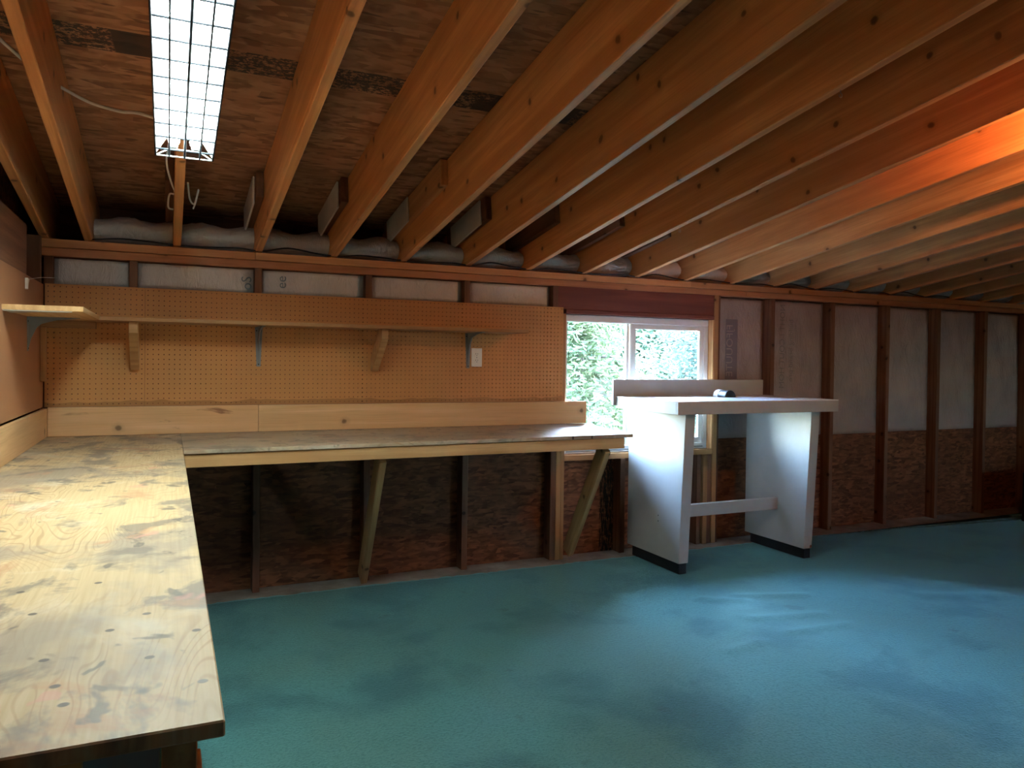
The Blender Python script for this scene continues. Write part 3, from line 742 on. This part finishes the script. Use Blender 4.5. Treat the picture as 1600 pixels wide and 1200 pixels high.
for hx, hy in ((RX0+RS*4+.01, -2.47), (RX0+RS*5+.012, -1.02)):
    p_ = Vector((hx, hy, zraf(hy)-.001)); bm = bmesh.new()
    tube_bm(bm, [p_+Vector((0, 0, .004)), p_-Vector((0, 0, .008))]+[p_+Vector((.007*math.sin(a), 0, -.015+.007*math.cos(a))) for a in [i*.5 for i in range(0, 11)]], .0013, 6)
    from_bm('cup_hook', bm, M_GREY, ceiling)

# dark shelf unit at the right edge
t = thing('shelf_unit', (7.5, -.5, C0), 'dark low shelf unit with pale shelf edges at the far right', 'shelf unit')
for x in (7.02, 7.60): box('side_panel', x, x+.02, -.75, -.40, C0, .42, M_BLACK, t)
box('back_panel', 7.02, 7.62, -.399, -.390, C0, .42, M_BLACK, t)
for z in (.12, .40): box('shelf_board', 7.0205+.02, 7.5995, -.752, -.40, z, z+.014, M_SHELF, t)

# ------------------------------------------------------------------ outside: ground and trees
g = N('outdoor_ground', .9, .1); v = g.coord((1, 1, 1), rnd=False); g.color(g.ramp(g.noise(v, 3, 5), (.3, (.028, .035, .015)), (.7, (.06, .07, .035))))
gb = bmesh.new(); bmesh.ops.create_grid(gb, x_segments=2, y_segments=2, size=60); go = from_bm('ground', gb, g.m); go.location = (5, 0, -.45); struct(go, 'grassy ground outside the window')
def leafmat(name, a, b):
    m = N(name, .6, .2); v = m.coord((1, 1, 1)); c = m.mix(m.step(m.noise(v, 2.5, 3), .35, .65), a, b); m.color(c)
    tr = m.n('ShaderNodeBsdfTranslucent'); m.l(c, tr.inputs[0]); mx = m.n('ShaderNodeMixShader'); mx.inputs[0].default_value = .4
    out = m.t.nodes['Material Output']; m.l(m.b.outputs[0], mx.inputs[1]); m.l(tr.outputs[0], mx.inputs[2]); m.l(mx.outputs[0], out.inputs[0]); return m.m
L1 = leafmat('leaf_yellow_green', (.085, .105, .04, 1), (.065, .10, .05, 1)); L2 = leafmat('leaf_blue_green', (.055, .09, .065, 1), (.08, .105, .08, 1)); L3 = leafmat('leaf_deep_green', (.04, .072, .036, 1), (.056, .09, .05, 1))
M_BARK = wood('bark', (.18, .14, .12), (.10, .08, .07), .8, knots=False)
def tree(x, y, hgt, rad, nleaf, size, mat, label, seed, zlow=.1):
    rnd = random.Random(seed); t = thing('tree', (x, y, -.45), label, 'tree', 'trees outside the window')
    tube('trunk', [(x, y, -.46), (x+.05, y, hgt*.3), (x-.04, y+.05, hgt*.7), (x, y, hgt)], [.11, .08, .05, .012], M_BARK, t, 10)
    tips = []
    for i in range(46):
        zz = zlow+(hgt-zlow)*(i+.5)/46; an = i*2.4+rnd.uniform(-.4, .4); rr = rad*(1-.75*(zz/hgt)**2)*rnd.uniform(.7, 1.05)
        pts = [(x, y, zz), (x+.5*rr*math.cos(an), y+.5*rr*math.sin(an), zz+.10*rr), (x+rr*math.cos(an+.15), y+rr*math.sin(an+.15), zz+rnd.uniform(-.2, .25)*rr)]
        if i % 2 == 0: tube('branch', smooth_path(pts, 3), [.022, .02, .017, .014, .011, .008, .005], M_BARK, t, 6)
        tips.append(pts)
    vs = []; fs = []
    for i in range(nleaf):
        p = tips[rnd.randrange(46)]; u = rnd.uniform(.15, 1.0); a, b = (p[0], p[1]) if u < .5 else (p[1], p[2]); q = (u*2) % 1 if u < 1 else 1
        c = [a[k]+(b[k]-a[k])*q+rnd.gauss(0, .13*rad) for k in range(3)]
        d = Vector((rnd.gauss(0, 1), rnd.gauss(0, 1), rnd.gauss(0, .6))).normalized(); e = d.orthogonal().normalized(); s = size*rnd.uniform(.6, 1.3); C_ = Vector(c); n = len(vs)
        vs += [C_-d*s, C_+e*s*.38, C_+d*s, C_-e*s*.38]; fs.append((n, n+1, n+2, n+3))
    me = bpy.data.meshes.new('foliage'); me.from_pydata([tuple(q) for q in vs], [], fs); f = new_obj('foliage', me, mat, t); f['kind'] = 'stuff'
tree(5.9, 5.2, 3.0, 1.25, 20000, .055, L1, 'leafy yellow-green tree filling the left window pane', 1)
tree(8.55, 5.6, 3.0, 1.25, 17000, .05, L2, 'blue-green tree with pale bare branches seen through the right pane', 2)
tree(9.05, 8.5, 3.4, 1.5, 22000, .075, L3, 'deep green tree standing between and behind the two nearest trees', 3)
tree(12.2, 8.9, 3.4, 1.5, 20000, .075, L2, 'farther blue-green tree at the right of the view', 4)
tree(7.2, 11.6, 4.2, 2.0, 22000, .11, L3, 'wide green tree in the far left background', 5)
tree(11.4, 13.4, 4.2, 2.0, 24000, .11, L1, 'wide yellow-green tree in the middle of the far background', 6)
tree(16.4, 12.8, 4.2, 2.0, 22000, .11, L3, 'wide green tree in the far right background', 7)
